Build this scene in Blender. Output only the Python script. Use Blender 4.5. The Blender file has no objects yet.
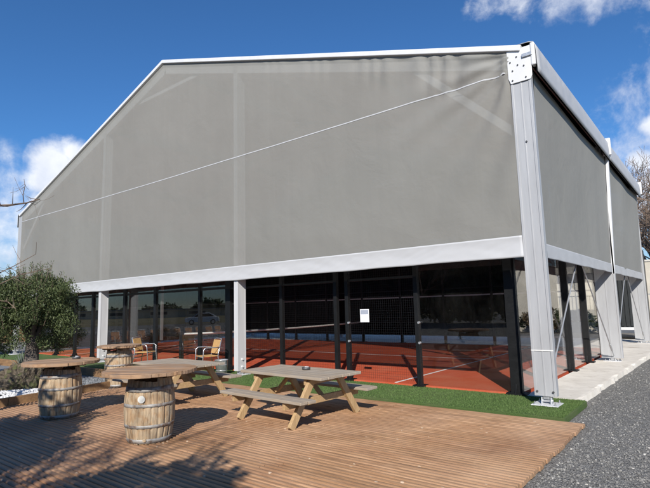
import bpy, bmesh, math, random
from mathutils import Vector, Matrix, noise as mnoise
R = math.radians
PI = math.pi
rng = random.Random(11)
scene = bpy.context.scene
COL = scene.collection

# ------------------------------------------------------------------ helpers
class MB:
    """collects geometry, then links it as ONE mesh object"""
    def __init__(s):
        s.v = []; s.f = []
    def add(s, verts, faces):
        n = len(s.v)
        s.v.extend([tuple(v) for v in verts])
        s.f.extend([tuple(i + n for i in f) for f in faces])
        return s
    def box(s, x0, x1, y0, y1, z0, z1):
        v = [(x0,y0,z0),(x1,y0,z0),(x1,y1,z0),(x0,y1,z0),(x0,y0,z1),(x1,y0,z1),(x1,y1,z1),(x0,y1,z1)]
        return s.add(v, [(0,3,2,1),(4,5,6,7),(0,1,5,4),(1,2,6,5),(2,3,7,6),(3,0,4,7)])
    def bar(s, a, b, w, h, up=(0,0,1)):
        """rectangular bar from a to b, w sideways, h along 'up'"""
        a = Vector(a); b = Vector(b); d = (b - a).normalized(); u = Vector(up)
        if abs(d.dot(u)) > .98: u = Vector((0,1,0))
        x = d.cross(u).normalized() * (w/2); y = x.cross(d).normalized() * (h/2)
        v = [a-x-y, a+x-y, a+x+y, a-x+y, b-x-y, b+x-y, b+x+y, b-x+y]
        return s.add(v, [(0,3,2,1),(4,5,6,7),(0,1,5,4),(1,2,6,5),(2,3,7,6),(3,0,4,7)])
    def tube(s, pts, rad, n=8, cap=True):
        pts = [Vector(p) for p in pts]
        if not hasattr(rad, '__len__'): rad = [rad]*len(pts)
        base = len(s.v); u = None
        for i, p in enumerate(pts):
            d = (pts[min(i+1,len(pts)-1)] - pts[max(i-1,0)])
            if d.length < 1e-9: d = Vector((0,0,1))
            d.normalize()
            if u is None:
                u = d.cross(Vector((.31,.17,.93)))
                if u.length < .1: u = d.cross(Vector((1,0,0)))
            u = (u - d*u.dot(d)).normalized(); w = d.cross(u)
            for k in range(n):
                a = 2*PI*k/n
                s.v.append(tuple(p + (u*math.cos(a) + w*math.sin(a))*rad[i]))
        for i in range(len(pts)-1):
            for k in range(n):
                a = base+i*n+k; b = base+i*n+(k+1)%n
                s.f.append((a, b, b+n, a+n))
        if cap:
            s.f.append(tuple(base+k for k in reversed(range(n))))
            s.f.append(tuple(base+(len(pts)-1)*n+k for k in range(n)))
        return s
    def lathe(s, prof, n=32, c=(0,0,0), cap0=True, cap1=True):
        base = len(s.v)
        for r, z in prof:
            for k in range(n):
                a = 2*PI*k/n
                s.v.append((c[0]+r*math.cos(a), c[1]+r*math.sin(a), c[2]+z))
        for i in range(len(prof)-1):
            for k in range(n):
                a = base+i*n+k; b = base+i*n+(k+1)%n
                s.f.append((a, b, b+n, a+n))
        if cap0: s.f.append(tuple(base+k for k in reversed(range(n))))
        if cap1: s.f.append(tuple(base+(len(prof)-1)*n+k for k in range(n)))
        return s
    def sheet(s, poly, t, axis):
        """polygon (list of 3D points) thickened by vector axis*t"""
        n = len(poly); A = Vector(axis)*t
        v = [Vector(p) for p in poly] + [Vector(p)+A for p in poly]
        return s.add(v, [tuple(range(n)), tuple(reversed(range(n, 2*n)))] + [(i, i+n, (i+1)%n+n, (i+1)%n) for i in range(n)])
    def mesh(s, name):
        m = bpy.data.meshes.new(name); m.from_pydata(s.v, [], s.f); m.update()
        return m
    def build(s, name, mat, parent=None, smooth=False, bevel=0, fixn=True):
        m = s.mesh(name)
        if fixn:
            bm = bmesh.new(); bm.from_mesh(m); bmesh.ops.recalc_face_normals(bm, faces=bm.faces); bm.to_mesh(m); bm.free()
        if smooth:
            for p in m.polygons: p.use_smooth = True
        o = bpy.data.objects.new(name, m); COL.objects.link(o)
        if mat: m.materials.append(mat)
        if parent: o.parent = parent
        if bevel:
            b = o.modifiers.new('bevel', 'BEVEL'); b.width = bevel; b.segments = 2; b.limit_method = 'ANGLE'; b.angle_limit = R(40)
        return o

def tag(o, label=None, cat=None, group=None, kind=None):
    if label: o['label'] = label
    if cat: o['category'] = cat
    if group: o['group'] = group
    if kind: o['kind'] = kind
    return o
def thing(name, label, cat, loc=(0,0,0), rz=0, group=None):
    o = bpy.data.objects.new(name, None); COL.objects.link(o)
    o.empty_display_size = .1; o.location = loc; o.rotation_euler = (0,0,rz)
    return tag(o, label, cat, group)
def copy_tree(o, parent=None):
    c = o.copy(); COL.objects.link(c)
    if parent: c.parent = parent
    for ch in list(o.children): copy_tree(ch, c)
    return c

# ------------------------------------------------------------------ materials
class NT:
    def __init__(s, name):
        s.m = bpy.data.materials.new(name); s.m.use_nodes = True
        s.t = s.m.node_tree; s.n = s.t.nodes; s.l = s.t.links
        s.n.clear()
        s.out = s.n.new('ShaderNodeOutputMaterial')
    def node(s, typ, **kw):
        n = s.n.new(typ)
        for k, v in kw.items():
            if k.startswith('i_'):
                n.inputs[k[2:].replace('_', ' ')].default_value = v
            else: setattr(n, k, v)
        return n
    def link(s, a, b): s.l.new(a, b)
    def inp(s, sock, v):
        if hasattr(v, 'is_linked') or hasattr(v, 'links'): s.l.new(v, sock)
        else: sock.default_value = v
    def math(s, op, a, b=None, c=None):
        n = s.n.new('ShaderNodeMath'); n.operation = op
        s.inp(n.inputs[0], a)
        if b is not None: s.inp(n.inputs[1], b)
        if c is not None: s.inp(n.inputs[2], c)
        return n.outputs[0]
    def coord(s, which='Object', scale=(1,1,1)):
        c = s.n.new('ShaderNodeTexCoord'); mp = s.n.new('ShaderNodeMapping')
        mp.inputs['Scale'].default_value = scale
        s.l.new(c.outputs[which], mp.inputs[0]); return mp.outputs[0]
    def world(s, scale=(1,1,1)):
        c = s.n.new('ShaderNodeNewGeometry'); mp = s.n.new('ShaderNodeMapping')
        mp.inputs['Scale'].default_value = scale
        s.l.new(c.outputs['Position'], mp.inputs[0]); return mp.outputs[0]
    def noise(s, vec, scale, detail=4, rough=.55, dist=0):
        n = s.n.new('ShaderNodeTexNoise'); s.l.new(vec, n.inputs['Vector'])
        n.inputs['Scale'].default_value = scale; n.inputs['Detail'].default_value = detail
        n.inputs['Roughness'].default_value = rough; n.inputs['Distortion'].default_value = dist
        return n.outputs['Fac']
    def voro(s, vec, scale, feature='F1', out='Distance'):
        n = s.n.new('ShaderNodeTexVoronoi'); n.feature = feature; s.l.new(vec, n.inputs['Vector'])
        n.inputs['Scale'].default_value = scale
        return n.outputs[out]
    def ramp(s, fac, stops, interp='LINEAR'):
        n = s.n.new('ShaderNodeValToRGB'); n.color_ramp.interpolation = interp
        e = n.color_ramp.elements
        while len(e) < len(stops): e.new(.5)
        for q, (p, c) in zip(e, stops):
            q.position = p
            q.color = (c, c, c, 1) if not hasattr(c, '__len__') else (*c[:3], 1)
        s.inp(n.inputs[0], fac); return n.outputs[0]
    def mix(s, fac, a, b, typ='MIX'):
        n = s.n.new('ShaderNodeMix'); n.data_type = 'RGBA'; n.blend_type = typ
        s.inp(n.inputs[0], fac)
        for sock, v in ((n.inputs[6], a), (n.inputs[7], b)):
            if isinstance(v, tuple): v = (*v[:3], 1)
            s.inp(sock, v)
        return n.outputs[2]
    def bump(s, h, strength=.5, dist=.01, normal=None):
        n = s.n.new('ShaderNodeBump'); n.inputs['Strength'].default_value = strength
        n.inputs['Distance'].default_value = dist; s.l.new(h, n.inputs['Height'])
        if normal is not None: s.l.new(normal, n.inputs['Normal'])
        return n.outputs[0]
    def bsdf(s, col, rough=.6, metal=0, normal=None, spec=.5):
        b = s.n.new('ShaderNodeBsdfPrincipled')
        if isinstance(col, tuple): col = (*col[:3], 1)
        s.inp(b.inputs['Base Color'], col); s.inp(b.inputs['Roughness'], rough)
        s.inp(b.inputs['Metallic'], metal); b.inputs['Specular IOR Level'].default_value = spec
        if normal is not None: s.l.new(normal, b.inputs['Normal'])
        return b.outputs[0]
    def done(s, sh):
        s.l.new(sh, s.out.inputs[0]); return s.m

M = {}
def simple(name, col, rough=.6, metal=0, var=.25, scale=6, bump=.15, bscale=40, spec=.5, stretch=(1,1,1)):
    t = NT(name); v = t.coord('Object', stretch)
    f = t.noise(v, scale, 5); g = t.noise(v, bscale, 4)
    lo = tuple(c*(1-var) for c in col); hi = tuple(min(1, c*(1+var)) for c in col)
    c = t.ramp(f, [(.3, lo), (.7, hi)])
    rr = t.ramp(g, [(.3, max(.05, rough-.1)), (.7, min(1, rough+.1))])
    M[name] = t.done(t.bsdf(c, rr, metal, t.bump(g, bump, .004), spec))
simple('aluminium_pale', (.56,.56,.56), .5, .1, .06, 3, .05, 60, stretch=(3,3,.4))
simple('aluminium', (.40,.405,.41), .5, .15, .08, 3, .05, 60, stretch=(3,3,.4))
simple('galvanised', (.5,.51,.52), .4, .6, .2, 14, .08, 60)
simple('white_pvc', (.50,.505,.51), .45, 0, .02, 2.5, .08, 5)
simple('valance_pvc', (.43,.435,.44), .5, 0, .08, 2.5, .06, 5)
simple('white_metal', (.66,.66,.66), .4, 0, .04)
simple('steel_rod', (.45,.46,.47), .4, .5, .1)
simple('black_metal', (.009,.0095,.010), .5, 0, .2, spec=.25)
simple('black_rubber', (.012,.012,.012), .8)
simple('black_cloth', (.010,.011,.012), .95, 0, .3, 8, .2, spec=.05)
simple('dark_bolt', (.09,.09,.092), .5, .4)
simple('cream_wall', (.52,.48,.40), .85, 0, .12, 1.2, .2, 20)
simple('beige_wall', (.50,.44,.33), .85, 0, .1, .4)
simple('wall_cap', (.55,.52,.46), .8)
simple('paper', (.8,.8,.82), .7, 0, .02)
simple('paper_head', (.32,.35,.42), .7, 0, .05)
simple('white_paint', (.75,.74,.70), .7, 0, .1, 9)
simple('cane_yellow', (.50,.295,.11), .55, 0, .15, 30)
simple('cane_brown', (.42,.20,.085), .55, 0, .2, 30)
simple('chrome', (.65,.66,.67), .25, .8, .05)
simple('net_mesh', (.012,.012,.014), .9)
simple('bark', (.13,.095,.07), .9, 0, .45, 9, .9, 30, stretch=(1,1,.35))
simple('bark_grey', (.11,.09,.075), .9, 0, .35, 9, .6, 30)
simple('twig', (.16,.115,.085), .85, 0, .3)
simple('dark_cladding', (.028,.032,.034), .45, 0, .15, 2)
simple('car_paint', (.72,.74,.75), .25, 0, .02)
simple('car_glass', (.015,.018,.02), .08)
simple('tyre', (.02,.02,.02), .85)
simple('roof_grey', (.25,.26,.27), .7)
simple('window_dark', (.03,.04,.05), .15)
simple('soil', (.07,.055,.045), .95, 0, .4, 10, .6)
simple('bung_white', (.72,.72,.68), .5)
simple('slate', (.17,.185,.20), .85, 0, .35, 25, .8, 60)
simple('dry_grass', (.15,.13,.06), .95, 0, .4, .6, .4, 8)

def timber(name, lo, hi, grey=None, axis=0, rough=.7, greyamt=.5):
    """sawn or weathered wood, grain along one object axis"""
    t = NT(name)
    sc = [14, 14, 14]; sc[axis] = .9
    v = t.coord('Object', tuple(sc))
    g = t.noise(v, 2.2, 7, .65, .6)
    gi = t.node('ShaderNodeNewGeometry').outputs['Random Per Island']
    c = t.ramp(g, [(.28, lo), (.72, hi)])
    c = t.mix(t.math('MULTIPLY', gi, .45), c, tuple(k*.55 for k in hi))
    if grey:
        p = t.noise(t.coord('Object'), 3.5, 5, .6)
        c = t.mix(t.math('MULTIPLY', t.ramp(p, [(.35, 0), (.6, 1)]), greyamt), c, grey)
    fine = t.noise(v, 9, 4, .6)
    M[name] = t.done(t.bsdf(c, rough, 0, t.bump(t.math('ADD', g, t.math('MULTIPLY', fine, .4)), .45, .004)))
timber('pine', (.30,.185,.085), (.52,.35,.18), None, 0)
timber('pine_leg', (.33,.21,.095), (.55,.38,.20), None, 2)
timber('grey_top', (.24,.185,.13), (.45,.365,.27), (.33,.295,.25), 0, .75, .55)
timber('spool_top', (.24,.125,.06), (.44,.26,.135), (.33,.26,.20), 0, .7, .45)
timber('edging', (.20,.105,.045), (.42,.25,.115), (.10,.06,.035), 0, .75, .45)

# weathered barrel staves
def barrel_mat():
    t = NT('barrel_wood')
    v = t.coord('Object')
    sep = t.node('ShaderNodeSeparateXYZ'); t.link(v, sep.inputs[0])
    ang = t.math('ARCTAN2', sep.outputs[1], sep.outputs[0])
    st = t.math('FLOOR', t.math('MULTIPLY', t.math('ADD', ang, PI), 22/(2*PI)))
    wn = t.node('ShaderNodeTexWhiteNoise', noise_dimensions='2D')
    cb = t.node('ShaderNodeCombineXYZ'); t.link(st, cb.inputs[0])
    inf = t.node('ShaderNodeObjectInfo'); t.link(inf.outputs['Random'], cb.inputs[1])
    t.link(cb.outputs[0], wn.inputs['Vector'])
    gv = t.node('ShaderNodeCombineXYZ'); t.link(t.math('MULTIPLY', ang, 6), gv.inputs[0]); t.link(sep.outputs[2], gv.inputs[1]); t.link(t.math('MULTIPLY', wn.outputs['Value'], 9), gv.inputs[2])
    g = t.noise(gv.outputs[0], 3.0, 7, .7, .4)
    g2 = t.noise(v, 7, 5, .65)
    c = t.ramp(g, [(.30, (.15,.09,.05)), (.45, (.37,.24,.13)), (.62, (.52,.40,.27)), (.8, (.55,.50,.42))])
    c = t.mix(t.math('MULTIPLY', wn.outputs['Value'], .45), c, (.33,.20,.10))
    peel = t.ramp(g2, [(.45, 0), (.54, 1)])
    c = t.mix(t.math('MULTIPLY', peel, .6), c, (.44,.36,.25))
    dark = t.ramp(t.noise(gv.outputs[0], 5.0, 6, .65), [(.52, 0), (.62, 1)])
    c = t.mix(t.math('MULTIPLY', dark, .62), c, (.10,.07,.045))
    h = t.math('ADD', g, t.math('MULTIPLY', g2, .5))
    M['barrel_wood'] = t.done(t.bsdf(c, .8, 0, t.bump(h, .8, .012)))
barrel_mat()

# rusty grey hoops
def hoop_mat():
    t = NT('hoop_iron'); v = t.coord('Object')
    f = t.noise(v, 9, 6, .65)
    c = t.ramp(f, [(.38, (.17,.10,.065)), (.5, (.30,.285,.265)), (.75, (.46,.455,.44))])
    M['hoop_iron'] = t.done(t.bsdf(c, .6, .3, t.bump(f, .4, .004)))
hoop_mat()

# mesh screen of the tent: woven, lets a quarter of the light through
def screen_mat(name, solid):
    t = NT(name); v = t.coord('Object')
    w = t.noise(v, .35, 3, .5); w2 = t.noise(v, 1.6, 4, .6, .4)
    sep = t.node('ShaderNodeSeparateXYZ'); t.link(v, sep.inputs[0])
    c = t.ramp(w, [(.3, (.268,.264,.240)), (.7, (.300,.296,.270))])
    st = t.noise(t.coord('Object', (5, 5, .25)), 1.2, 4, .6)
    c = t.mix(t.ramp(st, [(.45, 0), (.8, .16)]), c, (.245,.24,.22))
    run = t.noise(t.coord('Object', (9, 9, .12)), 1.5, 5, .7)
    c = t.mix(t.ramp(run, [(.55, 0), (.75, .14)]), c, (.36,.355,.33))
    h = t.math('ADD', w2, t.math('MULTIPLY', w, 2))
    b = t.bsdf(c, .75, 0, t.bump(h, .35, .05), .2)
    tr = t.node('ShaderNodeBsdfTransparent')
    mx = t.node('ShaderNodeMixShader'); mx.inputs[0].default_value = solid
    t.link(tr.outputs[0], mx.inputs[1]); t.link(b, mx.inputs[2])
    M[name] = t.done(mx.outputs[0])
screen_mat('screen_mesh', .74)
screen_mat('side_mesh', .90)

def glass_mat():
    t = NT('clear_glass')
    f = t.node('ShaderNodeFresnel')
    bf = t.node('ShaderNodeNewGeometry').outputs['Backfacing']
    t.link(t.math('ADD', 1.55, t.math('MULTIPLY', bf, 1/1.55-1.55)), f.inputs['IOR'])
    g = t.node('ShaderNodeBsdfGlossy'); g.inputs['Roughness'].default_value = .0; g.inputs['Color'].default_value = (1,1,1,1)
    tr = t.node('ShaderNodeBsdfTransparent'); tr.inputs['Color'].default_value = (.96,.97,.97,1)
    mx = t.node('ShaderNodeMixShader'); t.link(f.outputs[0], mx.inputs[0]); t.link(tr.outputs[0], mx.inputs[1]); t.link(g.outputs[0], mx.inputs[2])
    v = t.coord('Object', (1, 1, .5)); d = t.noise(v, 1.7, 7, .7, .5); sm = t.noise(v, 9, 5, .7)
    dust = t.node('ShaderNodeBsdfDiffuse'); dust.inputs[0].default_value = (.42,.40,.37,1)
    mx2 = t.node('ShaderNodeMixShader')
    t.link(t.math('MULTIPLY', t.ramp(d, [(.40, .1), (.75, 1)]), t.math('MULTIPLY', sm, .022)), mx2.inputs[0])
    t.link(mx.outputs[0], mx2.inputs[1]); t.link(dust.outputs[0], mx2.inputs[2])
    M['clear_glass'] = t.done(mx2.outputs[0])
glass_mat()

def wire_mat(name, cell, thick):
    """welded wire grid: wires in x (or y) and z"""
    t = NT(name); v = t.coord('Object')
    sep = t.node('ShaderNodeSeparateXYZ'); t.link(v, sep.inputs[0])
    s = t.math('ADD', sep.outputs[0], sep.outputs[1])
    def line(x):
        f = t.math('FRACT', t.math('DIVIDE', x, cell)); return t.math('LESS_THAN', f, thick/cell)
    m = t.math('MAXIMUM', line(s), line(sep.outputs[2]))
    b = t.bsdf((.015,.015,.016), .5)
    tr = t.node('ShaderNodeBsdfTransparent'); mx = t.node('ShaderNodeMixShader')
    t.link(m, mx.inputs[0]); t.link(tr.outputs[0], mx.inputs[1]); t.link(b, mx.inputs[2])
    M[name] = t.done(mx.outputs[0])
wire_mat('wire_grid', .05, .0015)
wire_mat('net_grid', .045, .008)
wire_mat('wire_grid_fine', .05, .0014)

def leaf_mat(name, dark, light, rough=.55):
    t = NT(name)
    gi = t.node('ShaderNodeNewGeometry').outputs['Random Per Island']
    c = t.ramp(gi, [(0, dark), (.6, tuple((a+b)/2 for a, b in zip(dark, light))), (1, light)])
    b = t.bsdf(c, rough, 0, None, .3)
    tl = t.node('ShaderNodeBsdfTranslucent'); t.link(c, tl.inputs[0])
    mx = t.node('ShaderNodeMixShader'); mx.inputs[0].default_value = .18
    t.link(b, mx.inputs[1]); t.link(tl.outputs[0], mx.inputs[2])
    M[name] = t.done(mx.outputs[0])
leaf_mat('olive_leaf', (.026,.045,.014), (.15,.18,.075))
leaf_mat('hedge_leaf', (.03,.05,.02), (.10,.12,.045))
leaf_mat('yucca_leaf', (.12,.15,.12), (.27,.30,.25))
leaf_mat('dry_leaf', (.10,.07,.035), (.22,.16,.09))

def deck_mat():
    t = NT('deck_boards'); p = t.world()
    sep = t.node('ShaderNodeSeparateXYZ'); t.link(p, sep.inputs[0])
    X, Y = sep.outputs[0], sep.outputs[1]
    gi = t.node('ShaderNodeNewGeometry').outputs['Random Per Island']
    gv = t.node('ShaderNodeCombineXYZ'); t.link(X, gv.inputs[0]); t.link(t.math('MULTIPLY', Y, 22), gv.inputs[1]); t.link(t.math('MULTIPLY', gi, 40), gv.inputs[2])
    g = t.noise(gv.outputs[0], 1.6, 7, .68, .3)
    c = t.ramp(g, [(.28, (.24,.118,.057)), (.5, (.43,.245,.130)), (.72, (.59,.385,.235))])
    c = t.mix(t.math('MULTIPLY', gi, .75), c, (.31,.175,.085))
    lv = t.node('ShaderNodeCombineXYZ'); t.link(t.math('MULTIPLY', X, .8), lv.inputs[0]); t.link(t.math('MULTIPLY', Y, 9), lv.inputs[1])
    wear = t.noise(lv.outputs[0], 1.3, 6, .7, .5)
    c = t.mix(t.ramp(wear, [(.50, 0), (.68, .8)]), c, (.16,.09,.048))
    dark_left = t.math('ADD', t.noise(p, .33, 5, .65, .6), t.math('MULTIPLY', X, -.036))
    c = t.mix(t.ramp(dark_left, [(.46, 0), (.66, .72)]), c, (.215,.108,.056))  # noisy brown darkening that grows towards the left
    big = t.noise(p, .55, 4, .6)
    c = t.mix(t.ramp(big, [(.4, 0), (.7, .45)]), c, (.56,.38,.245))
    # pale chips and crumbs lying in the grooves
    cv = t.node('ShaderNodeCombineXYZ'); t.link(t.math('MULTIPLY', X, .55), cv.inputs[0]); t.link(Y, cv.inputs[1])
    chip = t.voro(cv.outputs[0], 9.0); ch = t.math('LESS_THAN', chip, .10)
    cm = t.math('MULTIPLY', ch, t.ramp(t.noise(p, 2.0, 3), [(.44, 0), (.54, 1)]))
    c = t.mix(t.math('MULTIPLY', cm, .55), c, (.74,.60,.44))
    h = t.math('ADD', g, t.math('MULTIPLY', t.noise(gv.outputs[0], 6, 4), .4))
    rough = t.ramp(g, [(.3, .42), (.7, .68)])
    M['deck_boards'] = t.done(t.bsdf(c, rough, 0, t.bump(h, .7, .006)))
deck_mat()

def turf_mat():
    t = NT('turf'); p = t.world()
    f = t.noise(p, 90, 3, .7); b = t.noise(p, 1.3, 4); s = t.noise(t.world((1,1,1)), 260, 2)
    c = t.ramp(f, [(.3, (.07,.125,.03)), (.55, (.115,.195,.055)), (.75, (.17,.26,.095))])
    c = t.mix(t.ramp(b, [(.42, 0), (.62, .6)]), c, (.16,.19,.085))
    M['turf'] = t.done(t.bsdf(c, .85, 0, t.bump(t.math('ADD', f, s), 1, .02), .2))
turf_mat()
leaf_mat('turf_blade', (.07,.13,.03), (.17,.25,.085), .9)

def court_mat():
    t = NT('court_carpet'); p = t.world()
    f = t.noise(p, 60, 4, .7); b = t.noise(p, .9, 6, .68, .5)
    c = t.ramp(f, [(.3, (.44,.072,.030)), (.7, (.57,.105,.046))])
    c = t.mix(t.ramp(b, [(.45, 0), (.70, .45)]), c, (.54,.19,.11))
    M['court_carpet'] = t.done(t.bsdf(c, .9, 0, t.bump(f, .6, .006), .2))
court_mat()

def concrete_mat():
    t = NT('concrete'); p = t.world()
    f = t.noise(p, 3, 6, .65); g = t.noise(p, 30, 4, .6)
    c = t.ramp(f, [(.3, (.58,.53,.45)), (.6, (.72,.67,.58)), (.8, (.76,.72,.64))])
    st = t.ramp(t.noise(p, 1.4, 5, .7), [(.58, 0), (.68, .6)])
    c = t.mix(st, c, (.30,.24,.165))
    M['concrete'] = t.done(t.bsdf(c, .85, 0, t.bump(g, .4, .006)))
concrete_mat()

def gravel_mat():
    t = NT('gravel'); p = t.world()
    v1 = t.node('ShaderNodeTexVoronoi'); t.link(p, v1.inputs['Vector']); v1.inputs['Scale'].default_value = 55
    v2 = t.node('ShaderNodeTexVoronoi'); t.link(p, v2.inputs['Vector']); v2.inputs['Scale'].default_value = 95
    sv = t.node('ShaderNodeSeparateColor'); t.link(v1.outputs['Color'], sv.inputs[0])
    c = t.ramp(sv.outputs[0], [(0, (.12,.115,.104)), (.5, (.215,.207,.188)), (.93, (.31,.30,.275)), (.99, (.45,.43,.39))])
    b = t.noise(p, .5, 4)
    c = t.mix(t.ramp(b, [(.35, 0), (.7, .3)]), c, (.23,.225,.22))
    d = t.ramp(v1.outputs['Distance'], [(0, 1), (.7, 0)])
    h = t.math('ADD', d, t.math('MULTIPLY', v2.outputs['Distance'], -.4))
    M['gravel'] = t.done(t.bsdf(c, .85, 0, t.bump(h, 1, .02), .3))
gravel_mat()
def stone_mat(name, stops):
    t = NT(name); gi = t.node('ShaderNodeNewGeometry').outputs['Random Per Island']
    f = t.noise(t.world(), 60, 4)
    c = t.mix(t.math('MULTIPLY', f, .4), t.ramp(gi, stops), (.12,.12,.125))
    M[name] = t.done(t.bsdf(c, .8, 0, t.bump(f, .5, .004), .3))
stone_mat('gravel_stone', [(0, (.10,.097,.09)), (.55, (.215,.207,.19)), (.92, (.33,.32,.29)), (.975, (.42,.40,.35)), (1, (.58,.56,.51))])
stone_mat('white_stone', [(0, (.6,.6,.6)), (1, (.85,.85,.84))])
stone_mat('slate_stone', [(0, (.11,.12,.135)), (1, (.26,.275,.29))])

def mossy_mat():
    t = NT('mossy_bark'); v = t.coord('Object')
    f = t.noise(v, 6, 7, .7, .8); m = t.noise(v, 4, 5, .7); g = t.voro(v, 11)
    c = t.ramp(f, [(.3, (.06,.045,.032)), (.55, (.16,.13,.095)), (.75, (.30,.255,.20))])
    c = t.mix(t.ramp(m, [(.5, 0), (.6, .7)]), c, (.10,.125,.04))
    M['mossy_bark'] = t.done(t.bsdf(c, .95, 0, t.bump(t.math('ADD', f, g), 1, .06), .2))
mossy_mat()

# ------------------------------------------------------------------ camera
F, YAW, PITCH, ROLL = 495.6, -.6690, .1277, .0262
CAM = (2.299, -8.421, 1.696)
cy, sy, cp, sp, cr, sr = math.cos(YAW), math.sin(YAW), math.cos(PITCH), math.sin(PITCH), math.cos(ROLL), math.sin(ROLL)
r0 = Vector((cy, -sy, 0)); u0 = Vector((-sp*sy, -sp*cy, cp)); fw = Vector((sy*cp, cy*cp, sp))
cx_ = r0*cr - u0*sr; cu_ = r0*sr + u0*cr
cam = bpy.data.cameras.new('camera'); co = bpy.data.objects.new('camera', cam); COL.objects.link(co)
m4 = Matrix.Identity(4)
for i in range(3):
    m4[i][0] = cx_[i]; m4[i][1] = cu_[i]; m4[i][2] = -fw[i]; m4[i][3] = CAM[i]
co.matrix_world = m4
cam.sensor_width = 36; cam.lens = 36*F/650; cam.clip_end = 3000; cam.clip_start = .05
scene.camera = co
def ray(px, py):
    return (cx_*((px-325)/F) + cu_*((244-py)/F) + fw)

# ------------------------------------------------------------------ light and sky
SUN_AZ, SUN_EL = R(-33), R(31.5)      # light travels towards (sin az, cos az)
sd = Vector((math.sin(SUN_AZ)*math.cos(SUN_EL), math.cos(SUN_AZ)*math.cos(SUN_EL), -math.sin(SUN_EL)))
sl = bpy.data.lights.new('sun', 'SUN'); sl.energy = 4.9; sl.angle = R(.55); sl.color = (1, .945, .87)
so = bpy.data.objects.new('sun', sl); COL.objects.link(so)
so.rotation_euler = sd.to_track_quat('-Z', 'Y').to_euler(); so.location = (20, -30, 25)
w = bpy.data.worlds.new('World'); scene.world = w; w.use_nodes = True
wt = w.node_tree; wt.nodes.clear()
def wn_(typ): return wt.nodes.new(typ)
sky = wn_('ShaderNodeTexSky'); sky.sky_type = 'NISHITA'; sky.sun_disc = False
sky.sun_elevation = SUN_EL; sky.sun_rotation = math.atan2(-sd.x, -sd.y)
sky.altitude = 50; sky.air_density = 1.0; sky.dust_density = .1; sky.ozone_density = 3.0
tc = wn_('ShaderNodeTexCoord')
def wmath(op, a, b=None, c=None):
    n = wn_('ShaderNodeMath'); n.operation = op
    for i, x in enumerate((a, b, c)):
        if x is None: continue
        if isinstance(x, (int, float)): n.inputs[i].default_value = x
        else: wt.links.new(x, n.inputs[i])
    return n.outputs[0]
nz = wn_('ShaderNodeTexNoise'); nz.inputs['Scale'].default_value = 11; nz.inputs['Detail'].default_value = 9; nz.inputs['Roughness'].default_value = .62; nz.inputs['Distortion'].default_value = .2
wt.links.new(tc.outputs['Generated'], nz.inputs['Vector'])
acc = None
# cloud banks: direction, angular radius (radians), weight
CL = [((57,164),.040,1.05),((72,153),.026,1.0),((43,180),.030,.95),((38,200),.024,.7),((5,250),.055,.66),((-30,225),.05,.6),((-90,250),.18,.7),
      ((485,0),.040,.40),((520,-4),.05,.47),((560,-6),.055,.47),((600,-10),.055,.47),((655,-45),.10,.56),((642,162),.026,1.0),((651,126),.022,.85),((626,172),.022,.66),((660,185),.045,.95),
      ((760,160),.2,.8)]
for (px, py), rad, wgt in CL:
    d = ray(px, py).normalized()
    vm = wn_('ShaderNodeVectorMath'); vm.operation = 'DISTANCE'
    vm.inputs[1].default_value = d
    wt.links.new(tc.outputs['Generated'], vm.inputs[0])
    f = wmath('MULTIPLY', wmath('MAXIMUM', wmath('SUBTRACT', 1.0, wmath('DIVIDE', vm.outputs['Value'], rad*1.6)), 0), wgt)
    acc = f if acc is None else wmath('MAXIMUM', acc, f)
mask = wmath('ADD', acc, wmath('MULTIPLY', wmath('SUBTRACT', nz.outputs['Fac'], .5), 1.5))
mr = wn_('ShaderNodeMapRange'); mr.interpolation_type = 'SMOOTHSTEP'
mr.inputs['From Min'].default_value = .16; mr.inputs['From Max'].default_value = .74; mr.inputs['To Max'].default_value = .95
wt.links.new(wmath('MULTIPLY', mask, wmath('MINIMUM', wmath('MULTIPLY', acc, 5.0), 1.0)), mr.inputs['Value'])
nz2 = wn_('ShaderNodeTexNoise'); nz2.inputs['Scale'].default_value = 16; nz2.inputs['Detail'].default_value = 6
wt.links.new(tc.outputs['Generated'], nz2.inputs['Vector'])
cr_ = wn_('ShaderNodeValToRGB'); wt.links.new(nz2.outputs['Fac'], cr_.inputs[0])
cr_.color_ramp.elements[0].position = .3; cr_.color_ramp.elements[0].color = (6.0, 6.5, 7.6, 1)
cr_.color_ramp.elements[1].position = .65; cr_.color_ramp.elements[1].color = (8.6, 8.8, 9.2, 1)
mixc = wn_('ShaderNodeMix'); mixc.data_type = 'RGBA'
wt.links.new(mr.outputs[0], mixc.inputs[0]); hs = wn_('ShaderNodeMix'); hs.data_type = 'RGBA'; hs.blend_type = 'MULTIPLY'; hs.inputs[0].default_value = 1; hs.inputs[7].default_value = (.41, .75, 1.07, 1); sx = wn_('ShaderNodeSeparateXYZ'); wt.links.new(tc.outputs['Generated'], sx.inputs[0])
hr = wn_('ShaderNodeValToRGB'); wt.links.new(sx.outputs[2], hr.inputs[0])
hr.color_ramp.elements[0].position = .0; hr.color_ramp.elements[0].color = (.50, .60, .74, 1)
hr.color_ramp.elements[1].position = .24; hr.color_ramp.elements[1].color = (.41, .75, 1.07, 1)
wt.links.new(hr.outputs[0], hs.inputs[7]); wt.links.new(sky.outputs[0], hs.inputs[6]); wt.links.new(hs.outputs[2], mixc.inputs[6]); wt.links.new(cr_.outputs[0], mixc.inputs[7])
bg = wn_('ShaderNodeBackground'); bg.inputs['Strength'].default_value = .10
wt.links.new(mixc.outputs[2], bg.inputs[0])
wo = wn_('ShaderNodeOutputWorld'); wt.links.new(bg.outputs[0], wo.inputs[0])
vs = scene.view_settings
vs.view_transform = 'Standard'; vs.look = 'None'; vs.exposure = .3; vs.gamma = 1; vs.use_curve_mapping = False

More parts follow.
